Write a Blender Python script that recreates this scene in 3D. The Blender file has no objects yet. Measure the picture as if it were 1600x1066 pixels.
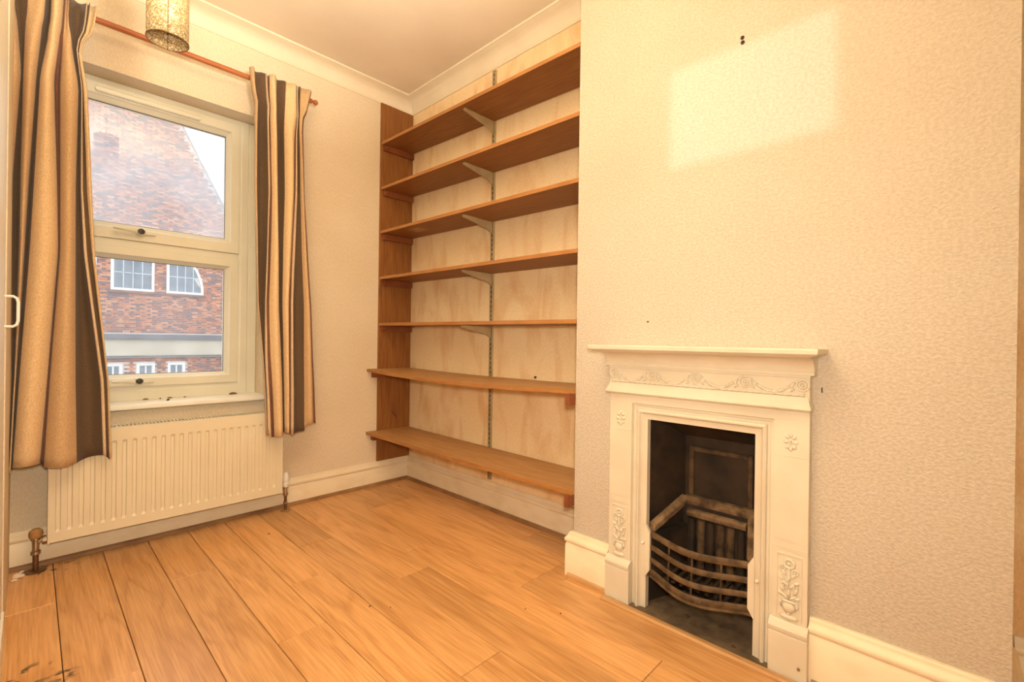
import bpy, math, random
from math import sin, cos, pi, radians as R
from mathutils import Vector, Matrix
import numpy as np

random.seed(7)
sc = bpy.context.scene
col = sc.collection

# ------------------------------------------------------------------ camera
CAM = Vector((-1.906, -2.872, 1.0))
yaw, pit, rol = 0.767388626, -0.0015512, 0.01353838
Fw = Vector((cos(pit)*cos(yaw), cos(pit)*sin(yaw), sin(pit)))
Rt0 = Vector((sin(yaw), -cos(yaw), 0)); Up0 = Rt0.cross(Fw)
Rt = cos(rol)*Rt0 + sin(rol)*Up0; Up = -sin(rol)*Rt0 + cos(rol)*Up0
cd = bpy.data.cameras.new('camera'); cam = bpy.data.objects.new('camera', cd); col.objects.link(cam)
m = Matrix((Rt, Up, -Fw)).transposed().to_4x4(); m.translation = CAM
cam.matrix_world = m
cd.sensor_width = 36.0; cd.lens = 724.94/1600*36.0; cd.clip_start = 0.01; cd.clip_end = 200
sc.camera = cam

# ------------------------------------------------------------------ world, light, exposure
W = bpy.data.worlds.new('overcast_sky'); sc.world = W; W.use_nodes = True
bg = W.node_tree.nodes['Background']; bg.inputs[0].default_value = (0.93, 0.97, 1.0, 1); bg.inputs[1].default_value = 2.2

def lamp(name, kind, loc, energy, color, **kw):
    l = bpy.data.lights.new(name, kind); l.energy = energy; l.color = color
    for k, v in kw.items(): setattr(l, k, v)
    o = bpy.data.objects.new(name, l); o.location = loc; col.objects.link(o); return o
WARM = (1.0, 0.88, 0.70)
def aim(o, d): o.rotation_euler = Vector(d).to_track_quat('-Z', 'Y').to_euler()
# the photographer's flash: most of it thrown at the ceiling beside the camera, a little straight into the room
aim(lamp('bounce_flash', 'AREA', (-1.47, -2.40, 1.75), 60, WARM, shape='DISK', size=0.25, spread=R(112)), (-0.10, 0.55, 1))
aim(lamp('camera_flash', 'AREA', CAM + Vector((0.0, -0.03, 0.13)), 26, WARM, shape='DISK', size=0.12), (0.42, 1.0, -0.12))

sc.view_settings.view_transform = 'Standard'; sc.view_settings.look = 'None'
sc.view_settings.exposure = 0.0; sc.view_settings.gamma = 1.0; sc.view_settings.use_curve_mapping = False

# ------------------------------------------------------------------ helpers
class MB:
    def __init__(s): s.v = []; s.f = []
    def add(s, vs, fs):
        n = len(s.v); s.v += [tuple(p) for p in vs]; s.f += [tuple(i+n for i in f) for f in fs]; return s
    def box(s, x0, x1, y0, y1, z0, z1):
        x0, x1 = sorted((x0, x1)); y0, y1 = sorted((y0, y1)); z0, z1 = sorted((z0, z1))
        v = [(x, y, z) for z in (z0, z1) for y in (y0, y1) for x in (x0, x1)]
        return s.add(v, [(0,2,3,1),(4,5,7,6),(0,1,5,4),(2,6,7,3),(0,4,6,2),(1,3,7,5)])
    def loft(s, rings, closed=True, caps=True):
        n = len(rings[0]); vs = [p for r in rings for p in r]; fs = []
        for i in range(len(rings)-1):
            for j in range(n if closed else n-1):
                k = (j+1) % n
                fs.append((i*n+j, i*n+k, (i+1)*n+k, (i+1)*n+j))
        if caps and closed:
            fs.append(tuple(reversed(range(n)))); fs.append(tuple((len(rings)-1)*n+j for j in range(n)))
        return s.add(vs, fs)
    def prism(s, prof, axis, a, b):
        # prof: 2-D points in the other two axes (order x,y,z without axis)
        def P(p, t):
            q = list(p); q.insert('xyz'.index(axis), t); return tuple(q)
        return s.loft([[P(p, a) for p in prof], [P(p, b) for p in prof]])
    def tube(s, path, r, n=10, caps=True):
        path = [Vector(p) for p in path]; rings = []; prev = None
        for i, p in enumerate(path):
            d = (path[min(i+1, len(path)-1)] - path[max(i-1, 0)]).normalized()
            if prev is None:
                u = d.orthogonal().normalized()
            else:
                u = (prev - d*prev.dot(d)).normalized()
            prev = u; w = d.cross(u)
            rr = r[i] if isinstance(r, (list, tuple)) else r
            rings.append([p + rr*(cos(2*pi*k/n)*u + sin(2*pi*k/n)*w) for k in range(n)])
        return s.loft(rings, True, caps)
    def lathe(s, prof, c=(0,0,0), axis='z', n=20):
        rings = []
        for r, h in prof:
            ring = []
            for k in range(n):
                a = 2*pi*k/n; q = (r*cos(a), r*sin(a), h)
                if axis == 'x': q = (h, r*cos(a), r*sin(a))
                if axis == 'y': q = (r*sin(a), h, r*cos(a))
                ring.append((q[0]+c[0], q[1]+c[1], q[2]+c[2]))
            rings.append(ring)
        return s.loft(rings)
    def ball(s, c, rx, ry, rz, n=10, k=6, rot=0):
        # ellipsoid; rot turns it in the y-z plane
        rings = []
        for i in range(k+1):
            t = pi*i/k; rr = max(sin(t), 0.02); ring = []
            for j in range(n):
                a = 2*pi*j/n; y = ry*rr*cos(a); z = rz*cos(t); x = rx*rr*sin(a)
                ring.append((c[0]+x, c[1]+y*cos(rot)-z*sin(rot), c[2]+y*sin(rot)+z*cos(rot)))
            rings.append(ring)
        return s.loft(rings)
    def ring(s, c, Rr, r, axis='x', n=20, k=8):
        vs = []; fs = []
        for i in range(n):
            a = 2*pi*i/n
            for j in range(k):
                b_ = 2*pi*j/k; d = Rr + r*cos(b_); h = r*sin(b_)
                q = {'x': (h, d*cos(a), d*sin(a)), 'y': (d*cos(a), h, d*sin(a)), 'z': (d*cos(a), d*sin(a), h)}[axis]
                vs.append((q[0]+c[0], q[1]+c[1], q[2]+c[2]))
        for i in range(n):
            for j in range(k):
                fs.append((i*k+j, ((i+1)%n)*k+j, ((i+1)%n)*k+(j+1)%k, i*k+(j+1)%k))
        return s.add(vs, fs)
    def mesh(s, name):
        me = bpy.data.meshes.new(name); me.from_pydata(s.v, [], s.f)
        import bmesh
        b_ = bmesh.new(); b_.from_mesh(me); bmesh.ops.recalc_face_normals(b_, faces=b_.faces[:]); b_.to_mesh(me); b_.free()
        return me
    def build(s, name, mat, parent=None, bevel=0, smooth=False, seg=2):
        me = s.mesh(name); o = bpy.data.objects.new(name, me); col.objects.link(o)
        if mat: me.materials.append(mat)
        if bevel:
            md = o.modifiers.new('bevel', 'BEVEL'); md.width = bevel; md.segments = seg; md.limit_method = 'ANGLE'; md.angle_limit = R(40)
        if smooth:
            me.polygons.foreach_set('use_smooth', [True]*len(me.polygons))
            if smooth == 'auto': me.set_sharp_from_angle(angle=R(38))
        if parent is not None:
            o.parent = parent; o.matrix_parent_inverse = Matrix.Translation(parent.location).inverted()
        return o
def tag(o, label=None, cat=None, group=None, kind=None):
    if label: o['label'] = label
    if cat: o['category'] = cat
    if group: o['group'] = group
    if kind: o['kind'] = kind
    return o
def empty(name, loc=(0,0,0)):
    o = bpy.data.objects.new(name, None); o.empty_display_size = 0.05; o.location = loc; col.objects.link(o); return o
def B(name, x0, x1, y0, y1, z0, z1, mat, parent=None, bevel=0):
    return MB().box(x0, x1, y0, y1, z0, z1).build(name, mat, parent, bevel)

# ------------------------------------------------------------------ materials
def newmat(name):
    M = bpy.data.materials.new(name); M.use_nodes = True
    nt = M.node_tree; return M, nt, nt.nodes['Principled BSDF'], nt.nodes, nt.links
def c4(c): return (c[0], c[1], c[2], 1)
def node(nt, t, **kw):
    n = nt.nodes.new(t)
    for k, v in kw.items():
        if k.startswith('i_'):
            key = k[2:]; n.inputs[int(key) if key.isdigit() else key].default_value = v
        else: setattr(n, k, v)
    return n
def ramp(nt, stops, interp='LINEAR'):
    r = nt.nodes.new('ShaderNodeValToRGB'); r.color_ramp.interpolation = interp
    e = r.color_ramp.elements
    while len(e) < len(stops): e.new(0.5)
    for i, (p, c) in enumerate(stops): e[i].position = p; e[i].color = c4(c)
    return r
def noise_mat(name, c1, c2, scale=8, rough=0.6, bump=0, bscale=60, stretch=(1,1,1), detail=4, metal=0, spec=0.4, lo=0.35, hi=0.65, bdist=0.002, coat=0):
    M, nt, p, N, L = newmat(name)
    tc = N.new('ShaderNodeTexCoord'); mp = node(nt, 'ShaderNodeMapping'); mp.inputs['Scale'].default_value = stretch
    L.new(tc.outputs['Object'], mp.inputs[0])
    no = node(nt, 'ShaderNodeTexNoise', i_Scale=scale, i_Detail=detail); L.new(mp.outputs[0], no.inputs['Vector'])
    r = ramp(nt, [(lo, c1), (hi, c2)]); L.new(no.outputs['Fac'], r.inputs[0]); L.new(r.outputs[0], p.inputs['Base Color'])
    p.inputs['Roughness'].default_value = rough; p.inputs['Metallic'].default_value = metal; p.inputs['Specular IOR Level'].default_value = spec
    if coat: p.inputs['Coat Weight'].default_value = coat
    if bump:
        n2 = node(nt, 'ShaderNodeTexNoise', i_Scale=bscale, i_Detail=3); L.new(mp.outputs[0], n2.inputs['Vector'])
        bp = node(nt, 'ShaderNodeBump', i_Strength=bump, i_Distance=bdist); L.new(n2.outputs['Fac'], bp.inputs['Height']); L.new(bp.outputs[0], p.inputs['Normal'])
    return M

def wallpaper(name, base, dirt, bscale, bump, stretch, bdist=0.003, patch=None, streak=None, relief_shade=0.90):
    M, nt, p, N, L = newmat(name)
    g = N.new('ShaderNodeNewGeometry')
    n1 = node(nt, 'ShaderNodeTexNoise', i_Scale=2.2, i_Detail=5); L.new(g.outputs['Position'], n1.inputs['Vector'])
    r = ramp(nt, [(0.40, base), (0.80, dirt)]); L.new(n1.outputs['Fac'], r.inputs[0]); out = r.outputs[0]
    if streak:   # brown tide marks left on the old paper, running down
        mp = node(nt, 'ShaderNodeMapping'); mp.inputs['Scale'].default_value = (1, 4.5, 1.6); L.new(g.outputs['Position'], mp.inputs[0])
        ns = node(nt, 'ShaderNodeTexNoise', i_Scale=1.8, i_Detail=7, i_Distortion=0.5); L.new(mp.outputs[0], ns.inputs['Vector'])
        rs = ramp(nt, [(0.47, (0,0,0)), (0.68, (1,1,1))]); L.new(ns.outputs['Fac'], rs.inputs[0])
        mul = node(nt, 'ShaderNodeMath', operation='MULTIPLY', i_1=0.68); L.new(rs.outputs[0], mul.inputs[0])
        mx = node(nt, 'ShaderNodeMix', data_type='RGBA'); L.new(mul.outputs[0], mx.inputs['Factor']); L.new(out, mx.inputs['A']); mx.inputs['B'].default_value = c4(streak); out = mx.outputs['Result']
    if patch:    # unfaded rectangle where a picture used to hang
        (y0, y1, z0, z1, pc) = patch
        sp = N.new('ShaderNodeSeparateXYZ'); L.new(g.outputs['Position'], sp.inputs[0])
        def edge(sock, a, b):
            mr = node(nt, 'ShaderNodeMapRange', interpolation_type='SMOOTHSTEP'); mr.inputs['From Min'].default_value = a; mr.inputs['From Max'].default_value = b
            L.new(sock, mr.inputs['Value']); return mr.outputs[0]
        w = 0.026
        es = [edge(sp.outputs['Y'], y0-w, y0+w), edge(sp.outputs['Y'], y1+w, y1-w), edge(sp.outputs['Z'], z0-w, z0+w), edge(sp.outputs['Z'], z1+w, z1-w)]
        cur = es[0]
        for e in es[1:]:
            mm = node(nt, 'ShaderNodeMath', operation='MULTIPLY'); L.new(cur, mm.inputs[0]); L.new(e, mm.inputs[1]); cur = mm.outputs[0]
        mx = node(nt, 'ShaderNodeMix', data_type='RGBA'); L.new(cur, mx.inputs['Factor']); L.new(out, mx.inputs['A']); mx.inputs['B'].default_value = c4(pc); out = mx.outputs['Result']
    mp2 = node(nt, 'ShaderNodeMapping'); mp2.inputs['Scale'].default_value = stretch; L.new(g.outputs['Position'], mp2.inputs[0])
    n2 = node(nt, 'ShaderNodeTexNoise', i_Scale=bscale, i_Detail=2, i_Roughness=0.6); L.new(mp2.outputs[0], n2.inputs['Vector'])
    rg = ramp(nt, [(0.36, (relief_shade, relief_shade*0.985, relief_shade*0.96)), (0.64, (1.0, 1.0, 1.0))]); L.new(n2.outputs['Fac'], rg.inputs[0])  # low spots of the emboss darkened: relief shade painted into the colour
    mg = node(nt, 'ShaderNodeMix', data_type='RGBA', blend_type='MULTIPLY'); mg.inputs['Factor'].default_value = 1; L.new(out, mg.inputs['A']); L.new(rg.outputs[0], mg.inputs['B']); out = mg.outputs['Result']
    L.new(out, p.inputs['Base Color']); p.inputs['Roughness'].default_value = 0.75; p.inputs['Specular IOR Level'].default_value = 0.25
    bp = node(nt, 'ShaderNodeBump', i_Strength=bump, i_Distance=bdist); L.new(n2.outputs['Fac'], bp.inputs['Height']); L.new(bp.outputs[0], p.inputs['Normal'])
    return M

CREAM = (0.80, 0.70, 0.54)
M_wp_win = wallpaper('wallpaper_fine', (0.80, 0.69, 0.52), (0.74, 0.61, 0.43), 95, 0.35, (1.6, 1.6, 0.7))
M_wp_alc = wallpaper('wallpaper_alcove', (0.94, 0.76, 0.49), (0.92, 0.69, 0.40), 95, 0.3, (1.6, 1.6, 0.7), streak=(0.76, 0.47, 0.22))  # base colour also warmed to carry orange bounce light inside the alcove
M_wp_ch = wallpaper('wallpaper_chimney', (0.60, 0.535, 0.44), (0.57, 0.495, 0.395), 105, 0.6, (1.0, 1.0, 1.3), bdist=0.005, relief_shade=0.87, patch=(-2.605, -2.10, 1.633, 1.985, (0.66, 0.625, 0.57)))
M_ceil = noise_mat('ceiling_paper', (0.74, 0.63, 0.48), (0.82, 0.71, 0.55), 1.8, 0.85, 0.35, 110)
M_cove = noise_mat('coving_paint', (0.80, 0.70, 0.53), (0.84, 0.745, 0.575), 6, 0.7, 0.05, 60)
M_paint = noise_mat('cream_gloss_paint', (0.66, 0.585, 0.455), (0.71, 0.645, 0.515), 7, 0.42, 0.12, 40, lo=0.3, hi=0.6)
M_skirt = noise_mat('skirting_paint', (0.80, 0.67, 0.47), (0.86, 0.75, 0.55), 9, 0.45, 0.1, 50, stretch=(1,1,2), lo=0.3, hi=0.55)
M_upvc = noise_mat('white_upvc', (0.71, 0.675, 0.54), (0.75, 0.72, 0.59), 5, 0.35)
M_seal = noise_mat('grey_seal', (0.14, 0.13, 0.12), (0.2, 0.19, 0.17), 30, 0.6)
M_rad = noise_mat('radiator_enamel', (0.74, 0.655, 0.475), (0.78, 0.70, 0.52), 4, 0.38)
M_dark = noise_mat('dark_void', (0.02, 0.014, 0.01), (0.035, 0.025, 0.016), 30, 0.9)
M_black = noise_mat('black_metal', (0.03, 0.025, 0.02), (0.06, 0.05, 0.04), 40, 0.45)
M_iron = noise_mat('rusty_cast_iron', (0.075, 0.045, 0.022), (0.19, 0.12, 0.06), 26, 0.7, 0.4, 90, metal=0.25)
M_soot = noise_mat('sooty_iron', (0.012, 0.008, 0.005), (0.045, 0.026, 0.013), 9, 0.75, 0.5, 50, detail=8)
M_ledge = noise_mat('ashy_firebrick', (0.07, 0.038, 0.018), (0.27, 0.165, 0.085), 22, 0.9, 0.6, 60, detail=8)
M_flute = noise_mat('scorched_firebrick', (0.03, 0.018, 0.009), (0.12, 0.07, 0.033), 20, 0.9, 0.5, 60, detail=8)
M_hearth = noise_mat('dusty_hearth', (0.075, 0.05, 0.028), (0.155, 0.105, 0.06), 18, 0.95, 0.4, 120, detail=8)
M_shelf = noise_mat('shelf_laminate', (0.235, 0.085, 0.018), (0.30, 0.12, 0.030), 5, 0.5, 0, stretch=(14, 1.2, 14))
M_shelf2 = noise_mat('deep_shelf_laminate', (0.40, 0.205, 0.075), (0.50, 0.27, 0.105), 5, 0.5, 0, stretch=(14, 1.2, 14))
M_edge = noise_mat('shelf_edge_band', (0.36, 0.15, 0.042), (0.44, 0.20, 0.06), 6, 0.45, 0, stretch=(10, 1.2, 10))
M_panel = noise_mat('side_panel_veneer', (0.22, 0.08, 0.018), (0.31, 0.125, 0.032), 6, 0.5, 0, stretch=(10, 10, 0.9))
M_batten = noise_mat('red_brown_batten', (0.20, 0.055, 0.018), (0.29, 0.09, 0.03), 9, 0.5)
M_steel = noise_mat('cream_steel', (0.44, 0.34, 0.19), (0.54, 0.43, 0.26), 12, 0.45, metal=0.1)
M_pole = noise_mat('cherry_wood', (0.36, 0.10, 0.03), (0.48, 0.16, 0.055), 5, 0.4, 0, stretch=(1, 12, 12))
M_trim = noise_mat('floor_beading', (0.24, 0.12, 0.05), (0.36, 0.20, 0.09), 8, 0.5, 0)
M_strip = noise_mat('hearth_strip_wood', (0.46, 0.24, 0.09), (0.56, 0.32, 0.13), 8, 0.42, 0, stretch=(10, 1, 10))
M_chrome = noise_mat('tarnished_chrome', (0.45, 0.38, 0.30), (0.62, 0.54, 0.44), 30, 0.28, metal=1)
M_pipe = noise_mat('brown_copper_pipe', (0.12, 0.06, 0.035), (0.24, 0.13, 0.07), 25, 0.4, metal=0.7)
M_cork = noise_mat('tan_valve_cap', (0.40, 0.20, 0.07), (0.50, 0.27, 0.10), 20, 0.6)
M_white = noise_mat('white_plastic', (0.82, 0.79, 0.70), (0.86, 0.83, 0.74), 10, 0.4)
M_dirt = noise_mat('dirt_crumb', (0.03, 0.02, 0.014), (0.09, 0.05, 0.03), 60, 0.9)
M_leaf = noise_mat('dead_leaf', (0.12, 0.06, 0.03), (0.26, 0.14, 0.06), 60, 0.9)
M_flake = noise_mat('plaster_flake', (0.78, 0.66, 0.52), (0.86, 0.76, 0.62), 40, 0.8)
M_sticker = noise_mat('old_sticker', (0.34, 0.20, 0.09), (0.42, 0.26, 0.12), 40, 0.6)

# laminate floor
def floor_mat():
    M, nt, p, N, L = newmat('oak_laminate')
    tc = N.new('ShaderNodeTexCoord'); oi = N.new('ShaderNodeObjectInfo'); g = N.new('ShaderNodeNewGeometry')
    sc_ = node(nt, 'ShaderNodeVectorMath', operation='SCALE'); sc_.inputs['Scale'].default_value = 37.0
    cmb = N.new('ShaderNodeCombineXYZ'); L.new(oi.outputs['Random'], cmb.inputs[0]); L.new(oi.outputs['Random'], cmb.inputs[1]); L.new(oi.outputs['Random'], cmb.inputs[2]); L.new(cmb.outputs[0], sc_.inputs[0])
    ad = node(nt, 'ShaderNodeVectorMath', operation='ADD'); L.new(tc.outputs['Object'], ad.inputs[0]); L.new(sc_.outputs[0], ad.inputs[1])
    mp = node(nt, 'ShaderNodeMapping'); mp.inputs['Scale'].default_value = (9, 0.9, 1); L.new(ad.outputs[0], mp.inputs[0])
    n1 = node(nt, 'ShaderNodeTexNoise', i_Scale=1.1, i_Detail=3, i_Distortion=0.7); L.new(mp.outputs[0], n1.inputs['Vector'])
    ml = node(nt, 'ShaderNodeMath', operation='MULTIPLY', i_1=9.0); L.new(n1.outputs['Fac'], ml.inputs[0])
    fr = node(nt, 'ShaderNodeMath', operation='PINGPONG', i_1=1.0); L.new(ml.outputs[0], fr.inputs[0])
    mp2 = node(nt, 'ShaderNodeMapping'); mp2.inputs['Scale'].default_value = (90, 3.0, 1); L.new(ad.outputs[0], mp2.inputs[0])
    n2 = node(nt, 'ShaderNodeTexNoise', i_Scale=2.0, i_Detail=4); L.new(mp2.outputs[0], n2.inputs['Vector'])
    r1 = ramp(nt, [(0.0, (0.60, 0.30, 0.105)), (0.45, (0.70, 0.37, 0.14)), (1.0, (0.74, 0.40, 0.16))]); L.new(fr.outputs[0], r1.inputs[0])
    r2 = ramp(nt, [(0.3, (0.78, 0.74, 0.70)), (0.62, (1.0, 1.0, 1.0))]); L.new(n2.outputs['Fac'], r2.inputs[0])
    mx = node(nt, 'ShaderNodeMix', data_type='RGBA', blend_type='MULTIPLY'); mx.inputs['Factor'].default_value = 1; L.new(r1.outputs[0], mx.inputs['A']); L.new(r2.outputs[0], mx.inputs['B'])
    # board-to-board tone
    hv = N.new('ShaderNodeHueSaturation'); mr = node(nt, 'ShaderNodeMapRange'); mr.inputs['To Min'].default_value = 0.88; mr.inputs['To Max'].default_value = 1.12
    L.new(oi.outputs['Random'], mr.inputs['Value']); L.new(mr.outputs[0], hv.inputs['Value']); L.new(mx.outputs['Result'], hv.inputs['Color'])
    # scuffed, blackened spots near the cupboard
    cur = hv.outputs[0]
    for (cx, cy, rad, thr) in ((-1.925, -0.93, 0.10, 0.56), (-1.83, -0.99, 0.04, 0.5), (-1.86, -0.06, 0.14, 0.55)):
        ds = node(nt, 'ShaderNodeVectorMath', operation='DISTANCE'); ds.inputs[1].default_value = (cx, cy, 0); L.new(g.outputs['Position'], ds.inputs[0])
        a = node(nt, 'ShaderNodeMapRange'); a.inputs['From Min'].default_value = rad; a.inputs['From Max'].default_value = rad*0.5; L.new(ds.outputs['Value'], a.inputs['Value'])
        nn = node(nt, 'ShaderNodeTexNoise', i_Scale=26, i_Detail=4); L.new(g.outputs['Position'], nn.inputs['Vector'])
        st = node(nt, 'ShaderNodeMapRange'); st.inputs['From Min'].default_value = thr; st.inputs['From Max'].default_value = thr+0.06; L.new(nn.outputs['Fac'], st.inputs['Value'])
        mm = node(nt, 'ShaderNodeMath', operation='MULTIPLY'); L.new(a.outputs[0], mm.inputs[0]); L.new(st.outputs[0], mm.inputs[1])
        x = node(nt, 'ShaderNodeMix', data_type='RGBA'); L.new(mm.outputs[0], x.inputs['Factor']); L.new(cur, x.inputs['A']); x.inputs['B'].default_value = (0.12, 0.075, 0.035, 1); cur = x.outputs['Result']
    L.new(cur, p.inputs['Base Color']); p.inputs['Roughness'].default_value = 0.34; p.inputs['Specular IOR Level'].default_value = 0.5
    bp = node(nt, 'ShaderNodeBump', i_Strength=0.08, i_Distance=0.001); L.new(n2.outputs['Fac'], bp.inputs['Height']); L.new(bp.outputs[0], p.inputs['Normal'])
    return M
M_floor = floor_mat()

# dusty window glass: clear, a little mirror, and a white film for dirt and, in the upper pane, painted glare
def glass_mat(name, haze_lo, haze_hi):
    M, nt, p, N, L = newmat(name); N.remove(p)
    out = N['Material Output']; tr = N.new('ShaderNodeBsdfTransparent'); gl = node(nt, 'ShaderNodeBsdfGlossy', i_Roughness=0.02); tl = N.new('ShaderNodeBsdfTranslucent')
    tl.inputs[0].default_value = (0.92, 0.93, 0.97, 1)
    g = N.new('ShaderNodeNewGeometry'); no = node(nt, 'ShaderNodeTexNoise', i_Scale=2.6, i_Detail=5); L.new(g.outputs['Position'], no.inputs['Vector'])
    mr = node(nt, 'ShaderNodeMapRange'); mr.inputs['From Min'].default_value = 0.3; mr.inputs['From Max'].default_value = 0.7; mr.inputs['To Min'].default_value = haze_lo; mr.inputs['To Max'].default_value = haze_hi
    L.new(no.outputs['Fac'], mr.inputs['Value'])
    m1 = N.new('ShaderNodeMixShader'); L.new(mr.outputs[0], m1.inputs[0]); L.new(tr.outputs[0], m1.inputs[1]); L.new(tl.outputs[0], m1.inputs[2])
    m2 = node(nt, 'ShaderNodeMixShader', i_0=0.03); L.new(m1.outputs[0], m2.inputs[1]); L.new(gl.outputs[0], m2.inputs[2]); L.new(m2.outputs[0], out.inputs[0])
    return M
M_glass_hi = glass_mat('misted_glare_glass', 0.16, 0.38)
M_glass_lo = glass_mat('dusty_glass', 0.03, 0.09)

# ------------------------------------------------------------------ the room
XB = -0.285                       # chimney breast face
YB0, YB1 = -1.692, -2.97          # chimney breast sides
ZC = 2.70; YN = -4.1; XL = -1.962
OX0, OX1, OZ0, OZ1 = -1.90, -0.985, 0.64, 2.24   # window opening
def struct(name, label, mb, mat, cat, bevel=0, smooth=False):
    o = mb.build(name, mat, None, bevel, smooth); return tag(o, label, cat, kind='structure')
wb = MB()
wb.box(-2.2, OX0, 0, 0.30, -0.1, ZC+0.05); wb.box(OX1, 0.15, 0, 0.30, -0.1, ZC+0.05)
wb.box(OX0, OX1, 0, 0.30, -0.1, OZ0); wb.box(OX0, OX1, 0, 0.30, OZ1, ZC+0.05)
struct('wall_back', 'cream papered wall around the window', wb, M_wp_win, 'wall')
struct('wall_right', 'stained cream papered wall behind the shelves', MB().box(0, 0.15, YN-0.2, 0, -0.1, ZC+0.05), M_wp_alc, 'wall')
FY0, FY1, FZ = -2.00, -2.44, 0.745        # hole for the firebox
ch = MB()
ch.box(XB, 0, YB0, FY0, -0.1, ZC+0.02); ch.box(XB, 0, FY1, YB1, -0.1, ZC+0.02); ch.box(XB, 0, FY1, FY0, FZ, ZC+0.02)
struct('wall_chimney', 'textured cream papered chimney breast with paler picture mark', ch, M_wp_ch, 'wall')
struct('wall_left', 'cream papered wall at the left edge', MB().box(-2.15, XL, -0.66, 0, -0.1, ZC+0.05).box(-2.15, -1.99, YN-0.2, -0.66, -0.1, ZC+0.05), M_wp_win, 'wall')
struct('wall_front', 'cream papered wall behind the viewer', MB().box(-2.2, 0.15, YN-0.2, YN, -0.1, ZC+0.05), M_wp_win, 'wall')
struct('ceiling', 'cream papered ceiling', MB().box(-2.2, 0.2, YN-0.2, 0.3, ZC, ZC+0.12), M_ceil, 'ceiling')
floor = struct('floor', 'oak effect laminate floor', MB().box(-2.2, 0.2, YN-0.2, 0.3, -0.12, -0.012), M_dark, 'floor')

# planks: one object each, sharing meshes of equal size
PW = 0.164; x0 = -1.996
joints = [-0.46, -1.115, -1.50, -0.572, -1.28, -0.938, -0.62, -1.20, -1.01, -0.40, -0.85, -1.30, -0.3]
cache = {}
def plank(xa, xb, ya, yb):
    w, l = round(xb-xa, 4), round(ya-yb, 4)
    if l < 0.02: return
    k = (w, l)
    if k not in cache:
        g = 0.0011; e = 0.0012; a, b_ = w/2-g, l/2-g
        me = MB().loft([[(-a,-b_,-0.012),(a,-b_,-0.012),(a,b_,-0.012),(-a,b_,-0.012)], [(-a,-b_,-e),(a,-b_,-e),(a,b_,-e),(-a,b_,-e)], [(-a+e,-b_+e,0),(a-e,-b_+e,0),(a-e,b_-e,0),(-a+e,b_-e,0)]]).mesh('plank')
        me.materials.append(M_floor); cache[k] = me
    o = bpy.data.objects.new('plank', cache[k]); o.location = ((xa+xb)/2, (ya+yb)/2, 0); o.parent = floor; col.objects.link(o)
for k in range(13):
    xa, xb = x0 + k*PW, min(x0 + (k+1)*PW, 0.0)
    if xa >= -0.005: break
    xa = max(xa, -1.985)
    ylim = YN if xb < -0.18 else -1.69
    ys = [0.0]; y = joints[k]
    while y > ylim: ys.append(y); y -= 1.2
    ys.append(ylim)
    if -0.36 < xa < -0.30:      # this board is ripped narrower beside the chimney breast
        for a, b_ in ((0.0, -0.40), (-0.40, -1.60), (-1.60, -1.69)): plank(xa, xb, a, b_)
        for a, b_ in ((-1.69, -1.98), (-2.46, -2.97)): plank(xa, -0.29, a, b_)
        plank(xa, xb, -2.97, YN); continue
    for a, b_ in zip(ys, ys[1:]): plank(xa, xb, a, b_)
    if ylim > -2: plank(xa, xb, YB1, YN)

# coving
def cove_profile(d=0.10, h=0.088, n=8):
    pts = [(0, 0), (0.006, 0), (0.006, 0.006)]
    for i in range(n+1):
        t = i/n*pi/2; pts.append((0.008 + (d-0.024)*(1-cos(t)), 0.008 + (h-0.020)*sin(t)))
    pts += [(d-0.012, h-0.010), (d, h-0.010), (d, h), (0, h)]
    return pts
cp = cove_profile(); zb = ZC-0.088
def sweep(path, prof, closed=False):
    # path: list of (corner xy, inward offset direction xy); prof: (out, up)
    mb = MB()
    rings = [[(p[0]+d[0]*o, p[1]+d[1]*o, zz) for o, zz in prof] for p, d in path]
    return mb.loft(rings)
cprof = [(o, zb+u) for o, u in cp]
tp = sweep([((XL, 0), (0, -1)), ((0, 0), (-1, -1)), ((0, YB0), (-1, 0))], cprof)
struct('trim_1', 'concave cream coving along the tops of the walls', tp, M_cove, 'coving', smooth='auto')
struct('trim_2', 'concave cream coving above the chimney breast', sweep([((0, YB0), (-1, 1)), ((XB, YB0), (-1, 1)), ((XB, YB1), (-1, -1)), ((0, YB1), (-1, -1))], cprof), M_cove, 'coving', smooth='auto')

# skirting boards with a moulded top
def skirt_prof(h, t=0.02):
    return [(0, 0), (t, 0), (t, h-0.052), (t-0.003, h-0.048), (t-0.003, h-0.044), (t+0.001, h-0.040), (t+0.003, h-0.032), (t+0.001, h-0.024), (t-0.006, h-0.018), (t-0.010, h-0.010), (t-0.010, h-0.006), (t-0.014, h), (0, h)]
struct('baseboard_back', 'moulded cream skirting board under the window and in the corner', sweep([((XL, 0), (0, -1)), ((0, 0), (-1, -1)), ((0, YB0), (-1, 0))], skirt_prof(0.158)), M_skirt, 'skirting board', smooth='auto')
struct('baseboard_chimney', 'moulded cream skirting board on the chimney breast by the alcove', sweep([((-0.02, YB0), (0, 1)), ((XB, YB0), (-1, 1)), ((XB, -1.874), (-1, 0))], skirt_prof(0.186, 0.026)), M_skirt, 'skirting board', smooth='auto')
struct('baseboard_right', 'moulded cream skirting board right of the fireplace', sweep([((XB, -2.560), (-1, 0)), ((XB, YB1), (-1, -1)), ((-0.02, YB1), (0, -1))], skirt_prof(0.192, 0.024)), M_skirt, 'skirting board', smooth='auto')
struct('baseboard_alcove', 'moulded cream skirting board in the far right alcove', sweep([((0, YB1-0.02), (-1, 0)), ((0, YN), (-1, 0))], skirt_prof(0.20, 0.022)), M_skirt, 'skirting board', smooth='auto')
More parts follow.
